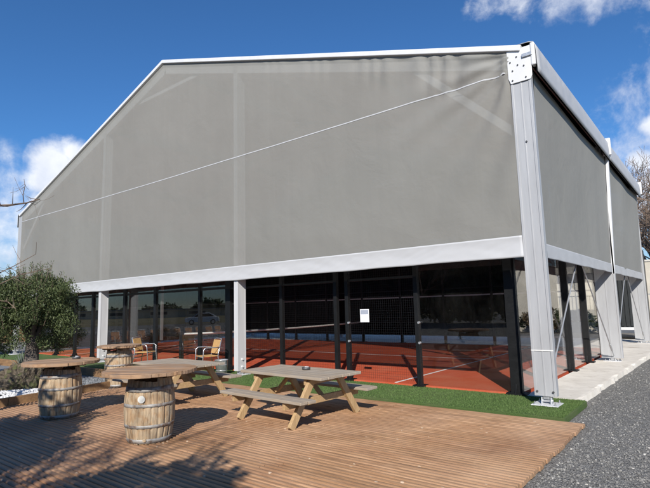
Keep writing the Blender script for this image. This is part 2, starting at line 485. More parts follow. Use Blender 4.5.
# ------------------------------------------------------------------ ground
def struct(o): o['kind'] = 'structure'; return o
struct(MB().add([(-400,-400,0),(400,-400,0),(400,400,0),(-400,400,0)], [(0,1,2,3)]).build('ground', M['gravel']))

# deck: grooved boards running along x, butt joints staggered, ragged right ends
dk = MB(); y = -.86
def board(x1, x2, y, z):
    # two rounded lands with a groove between
    q = [(0,-.045),(0,-.014),(.009,-.002),(.020,.001),(.045,.000),(.056,-.005),(.061,-.019),(.072,-.019),(.077,-.005),(.088,.0),(.114,.001),(.125,-.002),(.134,-.014),(.134,-.045)]
    n = len(q); v = [(x1, y-a, z+b) for a, b in q] + [(x2, y-a, z+b) for a, b in q]
    dk.add(v, [(i, i+1, i+1+n, i+n) for i in range(n-1)] + [tuple(range(n)), tuple(reversed(range(n, 2*n)))])
while y > -15:
    xl = -8.75 if y > -5.7 else -13
    x = .70 + rng.uniform(-.012, .012)
    while x > xl:
        L = rng.uniform(2.2, 4.2); x2 = max(xl, x - L)
        board(x2 + .004, x - .004, y + rng.uniform(-.002,.002), .06 + rng.uniform(-.003, .003))
        x = x2
    y -= .145
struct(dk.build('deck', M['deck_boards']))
struct(MB().box(-8.0, .60, -5.85, -.92, .002, .012).build('deck_bed', M['soil']))

# artificial turf: sheet on a slab, wraps the corner of the tent
tf = MB()
tf.box(-21.6, .44, -.855, .62, .004, .098)
struct(tf.build('artificial_turf', M['turf'], bevel=.012))
gb = MB(); rg = random.Random(5)
for _ in range(60000):
    u = rg.random()
    x = .42 - (u**1.5)*13; yy = rg.uniform(-.85, .60)
    a = rg.uniform(0, 2*PI); l = rg.uniform(.012, .026); dx, dy = math.cos(a)*.0035, math.sin(a)*.0035
    n = len(gb.v); tx, ty = rg.uniform(-.012,.012), rg.uniform(-.012,.012)
    gb.v += [(x-dx,yy-dy,.097),(x+dx,yy+dy,.097),(x+tx,yy+ty,.098+l)]; gb.f.append((n,n+1,n+2))
tag(gb.build('turf_blades', M['turf_blade'], fixn=False), kind='stuff')

# concrete plinth to the right of the court, with a chipped lip
cs = MB()
pts = []
yy = .62
while yy < 15.5:
    xr = .30 + .022*yy + rng.uniform(-.012, .012); pts.append((xr, yy)); yy += .22
n = len(pts)
v = []
for (xr, yv) in pts:
    ch = rng.random() < .3
    z1 = .098 if not ch else rng.uniform(.06, .09)
    v += [(-.52, yv, .104), (xr-.05, yv, .104), (xr, yv, z1), (xr+rng.uniform(.0,.03), yv, -.02)]
f = []
for i in range(n-1):
    for j in range(3): f.append((4*i+j, 4*i+j+1, 4*i+5+j, 4*i+4+j))
f += [(0,1,2,3)]
cs.add(v, f)
struct(cs.build('concrete_plinth', M['concrete']))
struct(MB().box(-21.6, -.522, 10.9, 15.5, .0, .096).build('rear_plinth', M['concrete']))

# loose stones over the gravel on the right
def stones(name, n, place, rad, mat, seed):
    b = MB(); r = random.Random(seed)
    ico = [(0,0,1),(.89,0,.45),(.28,.85,.45),(-.72,.53,.45),(-.72,-.53,.45),(.28,-.85,.45),(.72,.53,-.45),(-.28,.85,-.45),(-.89,0,-.45),(-.28,-.85,-.45),(.72,-.53,-.45),(0,0,-1)]
    icf = [(0,1,2),(0,2,3),(0,3,4),(0,4,5),(0,5,1),(1,6,2),(2,7,3),(3,8,4),(4,9,5),(5,10,1),(6,7,2),(7,8,3),(8,9,4),(9,10,5),(10,6,1)]
    for _ in range(n):
        x, y, z = place(r); s = r.uniform(*rad); a = r.uniform(0, 2*PI); ca, sa = math.cos(a), math.sin(a)
        ex, ey, ez = s*r.uniform(.7,1.3), s*r.uniform(.6,1.1), s*r.uniform(.45,.8)
        vs_ = []
        for q in ico:
            j = r.uniform(.8, 1.15); vx, vy = q[0]*ex*j, q[1]*ey*j
            vs_.append((x+vx*ca-vy*sa, y+vx*sa+vy*ca, z+q[2]*ez*j+ez*.3))
        b.add(vs_, icf)
    return tag(b.build(name, mat, fixn=False), kind='stuff')
def pl_right(r):
    t = r.random()**1.6
    y = -4.6 + t*12; x = (.74 if y < -.86 else (.46 if y < .62 else .36 + .022*y)) + r.random()**1.2*(1.6 + max(0, (y+4)*.22)) + .02
    return x, y, 0
stones('gravel_stones', 11000, pl_right, (.005, .017), M['gravel_stone'], 3)

# ------------------------------------------------------------------ the tent over the court
W, D, HE, HA, ZB = 21.0, 13.4, 5.95, 9.33, 2.44
D1 = 6.75
tent = thing('event_tent', 'large white framed gable tent with grey mesh screens standing over the red court', 'tent', (0, 0, 0))
def rz_(x): return HE + (HA-HE)*(1 - abs(x + W/2)/(W/2))      # rafter line

# corner and side posts of the portals
def portal_post(x, y, wx, z0, z1, mirror=1, dep=.13):
    b = MB().box(x-wx/2, x+wx/2, y-dep/2+.01, y+dep/2-.01, z0, z1)
    for s in (-1, 1):
        b.box(x+s*(wx/2-.02)-.02, x+s*(wx/2-.02)+.02, y-dep/2, y-dep/2+.0099, z0, z1)
        b.box(x+s*(wx/2-.02)-.02, x+s*(wx/2-.02)+.02, y+dep/2-.0099, y+dep/2, z0, z1)
    b.box(x-.012, x+.012, y-dep/2+.004, y-dep/2+.0099, z0, z1)
    p = b.build('portal_post', M['aluminium'], tent, bevel=.003)
    # anchor: knuckle, cheeks and pin, plate
    a = MB().box(x-.045, x+.045, y-.04, y+.04, z0-.05, z0)
    a.tube([(x-.09, y, z0-.075), (x+.09, y, z0-.075)], .022, 10)
    for s in (-1, 1):
        a.sheet([(x+s*.06, y-.07, .116), (x+s*.06, y+.07, .116), (x+s*.06, y+.045, z0-.02), (x+s*.06, y-.045, z0-.02)], .018*s, (1,0,0))
    a.build('anchor_bracket', M['galvanised'], p, bevel=.003)
    MB().box(x-.20, x+.20, y-.19, y+.17, .1045, .116).build('base_plate', M['white_metal'], p, bevel=.004)
    for (bx, by) in ((-.15,-.14), (.15,-.14), (-.15,.12), (.15,.12)):
        MB().lathe([(.016,0),(.016,.02),(.008,.021),(.008,.045)], 6, (x+bx, y+by, .1165)).build('anchor_bolt', M['galvanised'], p)
    return p
ZP = .235
pc = portal_post(0, 0, .33, ZP, 5.93)
MB().box(-.168, .168, -.0672, -.0655, .93, .945).build('tape_band', M['white_paint'], pc)
for bx in (-.12, .12):
    MB().tube([(bx, -.064, ZP+.07), (bx, -.078, ZP+.07)], .017, 8).build('bolt', M['dark_bolt'], pc)
MB().tube([(.02, -.060, 4.35), (.02, -.072, 4.35)], .016, 8).build('bolt', M['dark_bolt'], pc)
portal_post(-.11, D1, .50, ZP-.05, 5.93)
portal_post(-.11, D, .50, ZP-.05, 5.93)
for yv in (0, D1, D): portal_post(-W if yv == 0 else -W+.1, yv, .33 if yv == 0 else .5, ZP, 5.93)
# front: bolted corner plate
cpl = MB().sheet([(-.155,-.068,5.40),(.17,-.068,5.40),(.20,-.068,5.46),(.20,-.068,5.99),(-.19,-.068,5.99),(-.19,-.068,5.50)], .014, (0,-1,0)).build('corner_plate', M['white_metal'], tent, bevel=.003)
for bx, bz in ((-.12,5.45),(.10,5.45),(-.11,5.62),(.08,5.66),(-.02,5.70),(-.03,5.85),(-.14,5.78)):
    MB().tube([(bx,-.08,bz),(bx,-.094,bz)], .014, 6).build('bolt', M['dark_bolt'], cpl)
MB().box(.06,.23,-.11,-.0825,5.80,5.86).build('clamp', M['galvanised'], cpl, bevel=.004)
MB().box(.20,.27,-.10,.02,5.62,6.02).build('end_cap', M['white_metal'], tent, bevel=.02)
# gable posts, behind the screen
for yv, s in ((0, 1), (D, -1)):
    for gx in (-7.24, -14.05):
        top = rz_(gx) - .12
        b = MB().box(gx-.065, gx+.065, yv-.02, yv+.25, .20, top)
        for q in (-1, 1):
            b.box(gx+q*.055-.010, gx+q*.055+.010, yv-.028, yv-.0201, .20, top)
            b.box(gx+.0651, gx+.071, yv+.115+q*.12-.015, yv+.115+q*.12+.015, .20, top)
        gp = b.build('gable_post', M['aluminium_pale'], tent, bevel=.003)
        MB().box(gx-.17, gx+.17, yv-.09, yv+.32, .100, .112).build('base_plate', M['white_metal'], gp, bevel=.004)
        MB().box(gx-.045, gx+.045, yv+.05, yv+.18, .1125, .20).build('anchor_bracket', M['galvanised'], gp)
        for bz in (.30, .48):
            MB().tube([(gx+.066, yv+.12, bz), (gx+.095, yv+.12, bz)], .026, 10).build('bolt', M['white_metal'], gp)
    # rafters, eave-height tie, collar and knee braces
    for a, c in ((-W, -W/2), (-W/2, 0)):
        MB().bar((a, yv+.07*s, rz_(a)-.17), (c, yv+.07*s, rz_(c)-.17), .13, .28).build('rafter', M['white_metal'], tent)
    MB().bar((-W/2-2.05, yv+.10*s, 8.52), (-W/2+2.05, yv+.10*s, 8.52), .06, .10).build('collar_tie', M['white_metal'], tent)
    for e, sg in ((0, -1), (-W, 1)):
        MB().bar((e+sg*.15, yv+.10*s, 4.55), (e+sg*2.1, yv+.10*s, rz_(e+sg*2.1)-.22), .14, .08, (0,1,0)).build('knee_brace', M['white_metal'], tent)
# middle frame
for a, c in ((-W, -W/2), (-W/2, 0)):
    MB().bar((a, D1, rz_(a)-.17), (c, D1, rz_(c)-.17), .13, .28).build('rafter', M['white_metal'], tent)
for xx in (-17.5, -14, -10.5, -7, -3.5):
    MB().box(xx-.05, xx+.05, .15, D-.15, rz_(xx)-.20, rz_(xx)-.08).build('purlin', M['aluminium'], tent)
for xx in (-.06, -W+.06):
    MB().box(xx-.06, xx+.06, .08, D-.08, 5.50, 5.66).build('eave_beam', M['black_metal'], tent)  # beam coloured black to stand for the shade in the eave gap
    MB().box(xx-.02, xx+.02, .08, D-.08, 5.661, 6.02).build('eave_shade_board', M['black_cloth'], tent)  # black board added where the eave gap would only be in shade

# gable screen: one big sheet, with a slight billow and gathers near the top right corner
def cloth(x, z):
    """outward bulge of the front gable screen"""
    zt = rz_(x) - .02
    edge = max(0, min(1, (x+W)/1.2, -x/1.2, (z-ZB)/.8, (zt-z)/.5))
    o = .022*mnoise.noise(Vector((x*.35, z*.5, 3)))*edge + .015*edge
    d = -x
    o += .006*mnoise.noise(Vector((x*2.3, z*.35, 8)))*edge
    # gathers hanging from the top rail, fading down and to the left
    g = max(0, 1-(zt-z)/(.55+.6*max(0, 1-d/5)))*max(0, 1-d/7.5)
    o += (.034+.040*max(0, 1-d/3.2))*g*math.sin(x*15+math.sin(x*4.3)*2.2 + (zt-z)*2.0)*min(1, max(0, zt-z)/.10)
    rr = math.hypot(5.9-z, d); ang = math.atan2(5.9-z, d+.05)
    o += .032*max(0, 1-rr/3.4)*math.sin(ang*19+mnoise.noise(Vector((x,z,0)))*1.5)*min(1, rr/.4)
    o += .014*max(0, 1-d/1.0)*math.sin(z*5.0 + d*7)*min(1, max(0, d-.16)/.25)
    o += .014*max(0, 1-(z-ZB)/1.5)*mnoise.noise(Vector((x*1.5+z*1.4, z*.8, 9)))
    return o if o > -.015 else -.015 + (o+.015)*.25
def gable_sheet(yv, s, name):
    nx, nz = 300, 100
    V = []; Fc = []
    for i in range(nx+1):
        x = -W+.12 + (W-.28)*i/nx
        zt = rz_(x) - .02
        for j in range(nz+1):
            z = ZB+.31 + (zt-ZB-.31)*j/nz
            V.append((x, yv - .050*s - cloth(x, z)*s*(1 if s == 1 else .4), z))
    for i in range(nx):
        for j in range(nz):
            a = i*(nz+1)+j; Fc.append((a, a+nz+1, a+nz+2, a+1))
    return MB().add(V, Fc).build(name, M['screen_mesh'], tent, smooth=True)
gs = gable_sheet(0, 1, 'gable_screen')
gable_sheet(D, -1, 'gable_screen')
V = []; Fc = []
for i in range(241):
    t = i/240; x = -W+.14+(W-.32)*t; z = 5.68-.06*t - .03*math.sin(PI*t)
    for dz in (-.011, .011): V.append((x, -.050-cloth(x, z+dz)-.006, z+dz))
for i in range(240): Fc.append((2*i, 2*i+2, 2*i+3, 2*i+1))
MB().add(V, Fc).build('screen_seam', M['white_pvc'], gs, smooth=True)
# white hem band with wavy lower edge and creases
def hem(fn, n, name, z0, z1):
    amp = .6 if name == 'hem_band' else .3
    V = []; Fc = []; m = 12
    for i in range(n+1):
        t = i/n
        for j in range(m+1):
            q = j/m
            p, out = fn(t)
            u = p.x + p.y*1.3
            wob = .010*math.sin(q*PI)*mnoise.noise(Vector((u*2.2+q*1.5, q*1.2, 1))) + .010*(1-q)*mnoise.noise(Vector((u*1.3, 0, 5))) + .006*mnoise.noise(Vector((u*7-q*6, q*2, 11)))
            zz = z0 + (z1-z0)*q + (1-q)*.02*mnoise.noise(Vector((u*.9, 2, 2)))
            V.append(p + out*(wob*amp + (.03*(q**3) if name == 'hem_band' else 0)) + Vector((0,0,zz)))
    for i in range(n):
        for j in range(m):
            a = i*(m+1)+j; Fc.append((a, a+m+1, a+m+2, a+1))
    o = MB().add(V, Fc).build(name, M['white_pvc'] if name == 'hem_band' else M['valance_pvc'], tent, smooth=True)
    sm = o.modifiers.new('thick', 'SOLIDIFY'); sm.thickness = .006
    return o
hem(lambda t: (Vector((-W+.05+(W-.215)*t, -.062, 0)), Vector((0,-1,0))), 420, 'hem_band', ZB, ZB+.35)
hem(lambda t: (Vector((-W+.05+(W-.215)*t, D+.062, 0)), Vector((0,1,0))), 60, 'hem_band', ZB, ZB+.35)
# top rail of the gables
for yv in (-.03, D+.03):
    for a, c in ((-W-.05, -W/2), (-W/2, .05)):
        MB().bar((a, yv, rz_(a)+.045), (c, yv, rz_(c)+.045), .17, .10).build('gable_rail', M['white_metal'], tent, bevel=.01)
# roof sheets
for a, c in ((-W, -W/2), (-W/2, 0)):
    MB().sheet([(a,-.05,rz_(a)+.098),(c,-.05,rz_(c)+.098),(c,D+.05,rz_(c)+.098),(a,D+.05,rz_(a)+.098)], .01, (0,0,1)).build('roof_cover', M['white_pvc'], tent)
# side screens, hems, curved eave valance
for sg, X0 in ((1, 0), (-1, -W)):
    for (ya, yb) in ((.09, D1-.07), (D1+.07, D-.09)):
        nx, nz = 50, 40; V = []; Fc = []
        for i in range(nx+1):
            yv = ya+(yb-ya)*i/nx
            for j in range(nz+1):
                z = ZB+.18 + ((5.58-.13*math.sin(PI*i/nx) if sg == 1 else 5.85)-ZB-.18)*j/nz
                e = min(1, (yv-ya)/.5, (yb-yv)/.5)
                V.append((X0 + sg*(.075 + .10*j/nz + .02*e*mnoise.noise(Vector((yv*.6, z*.5, 7)))), yv, z))
        for i in range(nx):
            for j in range(nz):
                a = i*(nz+1)+j; Fc.append((a, a+nz+1, a+nz+2, a+1))
        MB().add(V, Fc).build('side_screen', M['side_mesh'], tent, smooth=True)
        hem(lambda t: (Vector((X0+sg*.085, ya-.02+(yb-ya+.04)*t, 0)), Vector((sg,0,0))), 120, 'side_hem', ZB-.02, ZB+.22)
        # valance over the eave, one swelling piece per bay
        prof = [(.0,6.07),(.18,6.06),(.255,6.035),(.285,5.97),(.295,5.80),(.30,5.60),(.295,5.50)]
        V = []; Fc = []; ny = 40; yA = ya-.16 if ya < 1 else ya-.09; yB = yb+.05 if yb < D1 else yb+.1
        for i in range(ny+1):
            t = i/ny; yv = yA+(yB-yA)*t; bul = .035*math.sin(PI*t)
            for (px_, pz_) in prof: V.append((X0+sg*(px_+bul*(px_/.3)), yv, pz_-.05*math.sin(PI*t)*(1 if px_ > .1 else .3)))
        q = len(prof)
        for i in range(ny):
            for j in range(q-1): a = i*q+j; Fc.append((a, a+1, a+q+1, a+q))
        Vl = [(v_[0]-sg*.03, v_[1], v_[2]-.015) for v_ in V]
        MB().add(Vl, Fc).build('valance_shade_sheet', M['black_cloth'], tent, smooth=True)  # black sheet put in for the shade under the valance
        ov = MB().add(V, Fc).build('eave_valance', M['valance_pvc'], tent, smooth=True)
        sm = ov.modifiers.new('thick', 'SOLIDIFY'); sm.thickness = .01
    for yv in (D1-.02, D+.02):
        MB().box(*sorted((X0+sg*.06, X0+sg*.345)), yv-.045, yv+.045, 5.62, 6.10).build('valance_clip', M['white_metal'], tent, bevel=.02)
    MB().bar((X0+sg*.105, D1, ZB-.05), (X0+sg*.225, D1, 5.66), .13, .07, (1,0,0)).build('keder_track', M['white_metal'], tent, bevel=.006)
    # crossed rods in the side bays
    for ya, yb in ((.12, D1-.1), (D1+.1, D-.1)):
        for (p, r_) in (((ya,.25),(yb,5.3)), ((yb,.25),(ya,5.3))):
            x_ = X0 - sg*(.02 if p[0] == ya else .06)
            rd = MB().tube([(x_, p[0], p[1]), (x_, r_[0], r_[1])], .014, 8).build('brace_rod', M['steel_rod'], tent)
            dv = Vector((0, r_[0]-p[0], r_[1]-p[1])).normalized(); a = Vector((x_, p[0], p[1])) + dv*.25
            MB().tube([a, a+dv*.28], .024, 8).build('turnbuckle', M['steel_rod'], rd)
# cable cleat and webbing below the corner hem
MB().box(.10,.15,.06,.14,2.30,2.52).build('ratchet', M['dark_bolt'], tent, bevel=.008)

# ------------------------------------------------------------------ padel court
CX0, CX1, CY0, CY1, CZ = -20.70, -.60, .66, 10.55, .12
court = thing('padel_court', 'red padel court boxed in by black posts, glass and wire mesh under the tent', 'court', (-10.6, 5.6, 0))
def part(mb, name, mat, **kw):
    o = mb.build(name, M[mat], None, **kw); o.parent = court; o.matrix_parent_inverse = Matrix.Translation((10.6, -5.6, 0)); return o
part(MB().box(CX0+.02, CX1-.02, CY0+.0, CY1-.02, .02, CZ), 'playing_surface', 'court_carpet')
for xx in (-3.15, -18.05):
    part(MB().box(xx-.027, xx+.027, CY0+.05, CY1-.05, CZ+.001, CZ+.005), 'service_line', 'white_paint')
part(MB().box(-18.02, -3.18, 5.578, 5.632, CZ+.001, CZ+.005), 'centre_line', 'white_paint')
def col(x, y, w=.10, h=4.0, foot=True):
    o = part(MB().box(x-w/2, x+w/2, y-.05, y+.05, CZ-.02, h), 'post', 'black_metal', bevel=.004)
    if foot:
        f_ = MB().box(x-w/2-.07, x+w/2+.07, y-.12, y+.12, CZ-.015, CZ+.012)
        for s in (-1, 1):
            f_.sheet([(x-.008, y+s*.05, CZ+.012), (x-.008, y+s*.12, CZ+.012), (x-.008, y+s*.05, CZ+.16)], .016, (1,0,0))
        fo = f_.build('base_plate', M['black_metal'], o)
    return o
FX = [-20.66, -18.7, -17.15, -15.8, -13.62, -11.8, -9.55, -8.3, -6.3, -4.60, -4.28, -2.55, -.66]
thick = {-8.3: .20, -15.8: .14, -13.62: .14, -11.8: .13, -.66: .20}
for x in FX: col(x, CY0+.0, thick.get(x, .09))
for x in (-20.66, -18.7, -16.7, -14.7, -12.7, -10.6, -8.6, -6.6, -4.6, -2.6, -.66): col(x, CY1, .09)
RY = [2.30, 4.25, 6.15, 8.30]
for yv in RY: col(CX1+.02, yv, .16); col(CX0, yv, .11)
# front: glass to the left and at the right end, wire mesh between, a door gap
for i in range(len(FX)-1):
    a, b = FX[i]+thick.get(FX[i], .09)/2, FX[i+1]-thick.get(FX[i+1], .09)/2
    if b - a < .15: continue
    if b < -8.0 or a > -2.6:
        part(MB().box(a+.006, b-.006, CY0-.006, CY0+.006, CZ+.02, 3.02), 'glass_pane', 'clear_glass')
        if b < -8: part(MB().box(a, b, CY0-.03, CY0+.03, 2.28, 2.345), 'rail', 'black_metal')
        part(MB().box(a, b, CY0-.03, CY0+.03, 3.03, 3.09), 'rail', 'black_metal')
        if a > -2.6: part(MB().box(a+.003, b-.003, CY0-.0045, CY0+.0045, 3.10, 3.98), 'wire_mesh', 'wire_grid')
    elif not (a < -4.4 < b) :
        part(MB().box(a+.003, b-.003, CY0-.0045, CY0+.0045, CZ+.05, 3.98), 'wire_mesh', 'wire_grid')
        part(MB().box(a, b, CY0-.025, CY0+.025, 2.26, 2.31), 'rail', 'black_metal')
for x in (-4.28, -2.55):
    for z in (.95, 1.35):
        part(MB().tube([(x+.05, CY0-.07, z), (x+.05, CY0-.02, z)], .025, 8), 'hinge', 'galvanised')
# right end: glass between the posts
ys = [CY0] + RY + [CY1]
for i in range(len(ys)-1):
    a, b = ys[i]+.06, ys[i+1]-.06
    part(MB().box(CX1+.014, CX1+.026, a, b, CZ+.02, 3.02), 'glass_pane', 'clear_glass')
    part(MB().box(CX0-.006, CX0+.006, a, b, CZ+.02, 3.02), 'glass_pane', 'clear_glass')
    part(MB().box(CX1+.016, CX1+.024, a, b, 3.1, 3.98), 'wire_mesh', 'wire_grid')
    for X in (CX1+.02, CX0):
        part(MB().box(X-.03, X+.03, a, b, 3.03, 3.09), 'rail', 'black_metal')
        part(MB().box(X-.03, X+.03, a, b, 3.985, 4.04), 'rail', 'black_metal')
# back: wire mesh with rails and a dark windbreak hung outside it
bx = [-20.66, -18.7, -16.7, -14.7, -12.7, -10.6, -8.6, -6.6, -4.6, -2.6, -.66]
for i in range(len(bx)-1):
    a, b = bx[i]+.05, bx[i+1]-.05
    part(MB().box(a, b, CY1-.0045, CY1+.0045, CZ+.05, 3.98), 'wire_mesh', 'wire_grid_fine')
    part(MB().box(a, b, CY1-.03, CY1+.03, 2.02, 2.07), 'rail', 'steel_rod')
    part(MB().box(a, b, CY1-.03, CY1+.03, 2.32, 2.36), 'rail', 'black_metal')
    part(MB().box(a, b, CY1-.03, CY1+.03, .98, 1.03), 'rail', 'black_metal')
# notice on the door mesh
nt = part(MB().box(-3.94, -3.71, CY0-.012, CY0-.006, 1.36, 1.64), 'notice', 'paper')
MB().box(-3.925, -3.725, CY0-.0145, CY0-.0125, 1.53, 1.625).build('notice_header', M['paper_head'], nt)

# black windbreak curtains, tops raised to the roof line to darken the interior
V = []; Fc = []; nx = 150
for i in range(nx+1):
    x = -20.9 + 18.5*i/nx
    for z in (.40, 2.4, rz_(x)-.55): V.append((x, 11.2 + .05*math.sin(x*5.1)+.03*math.sin(x*11), z))
for i in range(nx):
    for j in range(2): a = i*3+j; Fc.append((a, a+3, a+4, a+1))
cu = MB().add(V, Fc).build('black_curtain', M['black_cloth'], None, smooth=True)
cu.modifiers.new('thick', 'SOLIDIFY').thickness = .01
tag(cu, 'long black windbreak curtain hanging behind the red court', 'curtain')
V = []; Fc = []; nx = 24
for i in range(nx+1):
    x = -2.38 + 1.75*i/nx
    for z in (2.95, 4.0, rz_(x)-.55): V.append((x, 11.2 + .05*math.sin(x*5.1), z))
for i in range(nx):
    for j in range(2): a = i*3+j; Fc.append((a, a+3, a+4, a+1))
cu3 = MB().add(V, Fc).build('black_curtain', M['black_cloth'], None, smooth=True)
cu3.modifiers.new('thick', 'SOLIDIFY').thickness = .01
tag(cu3, 'rolled up black windbreak curtain high at the right end behind the court', 'curtain')
V = []; Fc = []; nx = 90
for i in range(nx+1):
    yv = .35 + 10.75*i/nx
    for z in (.2, 2.4, 5.6): V.append((-20.80 + .04*math.sin(yv*5.1), yv, z))  # left end curtain added as a dark ground for the glass reflections
for i in range(nx):
    for j in range(2): a = i*3+j; Fc.append((a, a+3, a+4, a+1))
cu2 = MB().add(V, Fc).build('black_curtain', M['black_cloth'], None, smooth=True)
cu2.modifiers.new('thick', 'SOLIDIFY').thickness = .01
tag(cu2, 'short black curtain added to darken the far left end of the court', 'curtain')

# net across the middle
net = thing('padel_net', 'low black net with white tape stretched across the middle of the red court', 'net', (-10.55, 5.6, CZ))
for s in (-1, 1):
    np_ = MB().box(-.05, .05, s*4.86-.05, s*4.86+.05, 0, .98).build('net_post', M['black_metal'], net, bevel=.005)
V = []; Fc = []
for i in range(41):
    yv = -4.8+9.6*i/40; z = .84+.05*(abs(yv)/4.8)**2
    V += [(0, yv, .02), (0, yv, z-.028)]
for i in range(40): Fc.append((2*i, 2*i+2, 2*i+3, 2*i+1))
MB().add(V, Fc).build('net_mesh', M['net_grid'], net)
tp = MB().tube([(0, -4.8+9.6*i/20, .84+.05*(abs(-4.8+9.6*i/20)/4.8)**2) for i in range(21)], .035, 8).build('net_tape', M['white_paint'], net)

# bench inside the court at the right end
bn = thing('players_bench', 'slim grey bench inside the court behind the right glass', 'bench', (-2.6, 8.9, CZ+.004), R(8))
MB().box(-.75,.75,-.18,.18,.42,.46).build('seat', M['steel_rod'], bn, bevel=.008)
for s in (-.6,.6):
    MB().tube([(s,-.15,.0),(s,-.15,.42)], .018, 8).tube([(s,.15,.0),(s,.15,.42)], .018, 8).tube([(s,-.15,.2),(s,.15,.2)], .014, 8).build('leg', M['black_metal'], bn)

# ------------------------------------------------------------------ picnic tables
def picnic(loc, rz, label):
    t = thing('picnic_table', label, 'picnic table', loc, rz, 'wooden picnic tables on the deck')
    r = random.Random(4)
    L = 1.78
    b = MB()
    for i in range(6):
        yv = -.37+.148*i; j = r.uniform(-.012, .012)
        b.box(-L/2+j, L/2+j, yv-.069, yv+.069, .635+r.uniform(-.002,.002), .675)
    b.build('tabletop', M['grey_top'], t, bevel=.006)
    for s in (-1, 1):
        b = MB()
        for i in range(2):
            yv = s*.70 + (i-.5)*.142
            b.box(-L/2+r.uniform(-.01,.01), L/2+r.uniform(-.01,.01), yv-.068, yv+.068, .365, .405)
        b.build('bench', M['grey_top'], t, bevel=.006)
    for e in (-1, 1):
        xx = e*.56
        for s in (-1, 1):
            MB().bar((xx, s*.72, .0), (xx, s*.27, .632), .055, .105, (0,1,0)).build('leg', M['pine_leg'], t, bevel=.004)
        MB().box(xx-.075, xx-.030, -.80, .80, .262, .362).build('bearer', M['pine'], t, bevel=.004)
        MB().box(xx-.075, xx-.030, -.38, .38, .538, .633).build('bearer', M['pine'], t, bevel=.004)
        MB().bar((xx*.93, 0, .31), (xx*.30, 0, .628), .04, .07, (0,1,0)).build('brace', M['pine'], t, bevel=.004)
    return t
picnic((-2.97, -2.50, .061), R(-4), 'weathered picnic table in the middle of the deck, standing clear of the barrels')
picnic((-5.95, -2.62, .061), R(-3), 'picnic table half hidden behind the round top of the nearest barrel')

# ------------------------------------------------------------------ barrel tables
def barrel_table(loc, rz, label, R1=.31, H=.80, TR=.69, seed=1, bung=False, oval=1.0):
    t = thing('barrel_table', label, 'barrel table', loc, rz, 'barrel tables on the deck')
    r = random.Random(seed)
    prof = lambda z: R1*(1 - .165*((z/H-.5)*2)**2)
    N = 22; K = 8
    V = []; Fc = []; nz = 26
    # staves with v grooves and ragged upper ends
    for k in range(N*K):
        a = 2*PI*k/(N*K); q = (k % K)
        g = .016 if q == 0 else (.004 if q in (1, K-1) else 0)
        st = k//K; top = H - (st*7919 % 13)/13*.05
        for j in range(nz+1):
            z = top*j/nz; rr = prof(z) - g + .004*mnoise.noise(Vector((st*3.1, z*4, seed)))
            V.append((rr*math.cos(a), rr*math.sin(a), z))
    n = N*K
    for k in range(n):
        for j in range(nz):
            a = k*(nz+1)+j; b = ((k+1) % n)*(nz+1)+j; Fc.append((a, b, b+1, a+1))
    bar = MB().add(V, Fc).build('barrel', M['barrel_wood'], t, smooth=True)
    MB().lathe([(prof(0)-.02,.02),(prof(H)-.025, .02+H-.08)], 32).build('barrel_head', M['barrel_wood'], bar)
    for z, h in ((.035,.055),(.215,.04),(.47,.04),(.665,.06)):
        z *= H/.80
        ho = MB(); p = [(prof(z-h/2)+.001, z-h/2), (prof(z-h/2)+.0035, z-h/2), (prof(z)+.004, z), (prof(z+h/2)+.0035, z+h/2), (prof(z+h/2)+.001, z+h/2)]
        ho.lathe(p, 48, cap0=False, cap1=False).build('hoop', M['hoop_iron'], bar, smooth=True)
    if bung:
        for (ang, z, rad) in ((bung, .555, .045), (bung+.12, .055, .022)):
            d = Vector((math.cos(ang), math.sin(ang), 0)); p = d*(prof(z)+.002)+Vector((0,0,z))
            MB().tube([p, p+d*.012], rad, 20).build('bung', M['bung_white' if rad > .03 else 'barrel_wood'], bar)
    # spacer and round planked top cut with a ragged rim
    b = MB(); nb = 9; wv = 2*TR/nb
    for i in range(nb):
        y0 = -TR + wv*i + .003; y1 = y0 + wv - .006
        th = r.uniform(-.003, .003)
        pts = []
        m = 6
        for j in range(m+1):
            yv = y0+(y1-y0)*j/m; pts.append((math.sqrt(max(.02, TR**2 - yv**2))*oval + r.uniform(-.006,.006), yv))
        left = [(-math.sqrt(max(.02, TR**2 - p[1]**2))*oval + r.uniform(-.006,.006), p[1]) for p in reversed(pts)]
        b.sheet([(p[0], p[1], H+.045+th) for p in pts+left], .048, (0,0,1))
    b.build('tabletop', M['spool_top'], t, bevel=.005)
    MB().box(-.36, .36, -.05, .05, H+.002, H+.044).box(-.05,.05,-.36,-.051,H+.002,H+.044).box(-.05,.05,.051,.36,H+.002,H+.044).build('batten', M['spool_top'], t)
    return t
toward = lambda x, y: math.atan2(CAM[1]-y, CAM[0]-x)
barrel_table((-3.70, -4.62, .061), R(20), 'barrel table nearest the camera, with a white bung on its staves', .318, .80, .59, 1, toward(-3.68,-4.58)-R(20)-.32)
barrel_table((-6.28, -4.62, .061), R(60), 'barrel table beside the timber edging, in front of the olive tree', .318, .79, .57, 2)
barrel_table((-8.55, -2.35, .061), R(-10), 'farthest barrel table, just left of the leftmost gable post', .30, .82, .46, 3)

# small things left on the tables
def ashtray(loc, label):
    t = thing('ashtray', label, 'ashtray', loc, 0, 'ashtrays left on the tables')
    MB().lathe([(.035,0),(.062,.0),(.068,.038),(.060,.038),(.052,.010),(.001,.010)], 20, cap1=False).build('bowl', M['dark_bolt'], t, smooth=True)
    MB().box(-.02,.045,-.012,.012,.0385,.048).build('rest', M['white_metal'], t)
ashtray((-2.92, -2.38, .739), 'small dark ashtray on the grey top of the middle picnic table')
ashtray((-6.35, -4.35, .9462), 'small dark ashtray on the barrel top beside the timber edging')

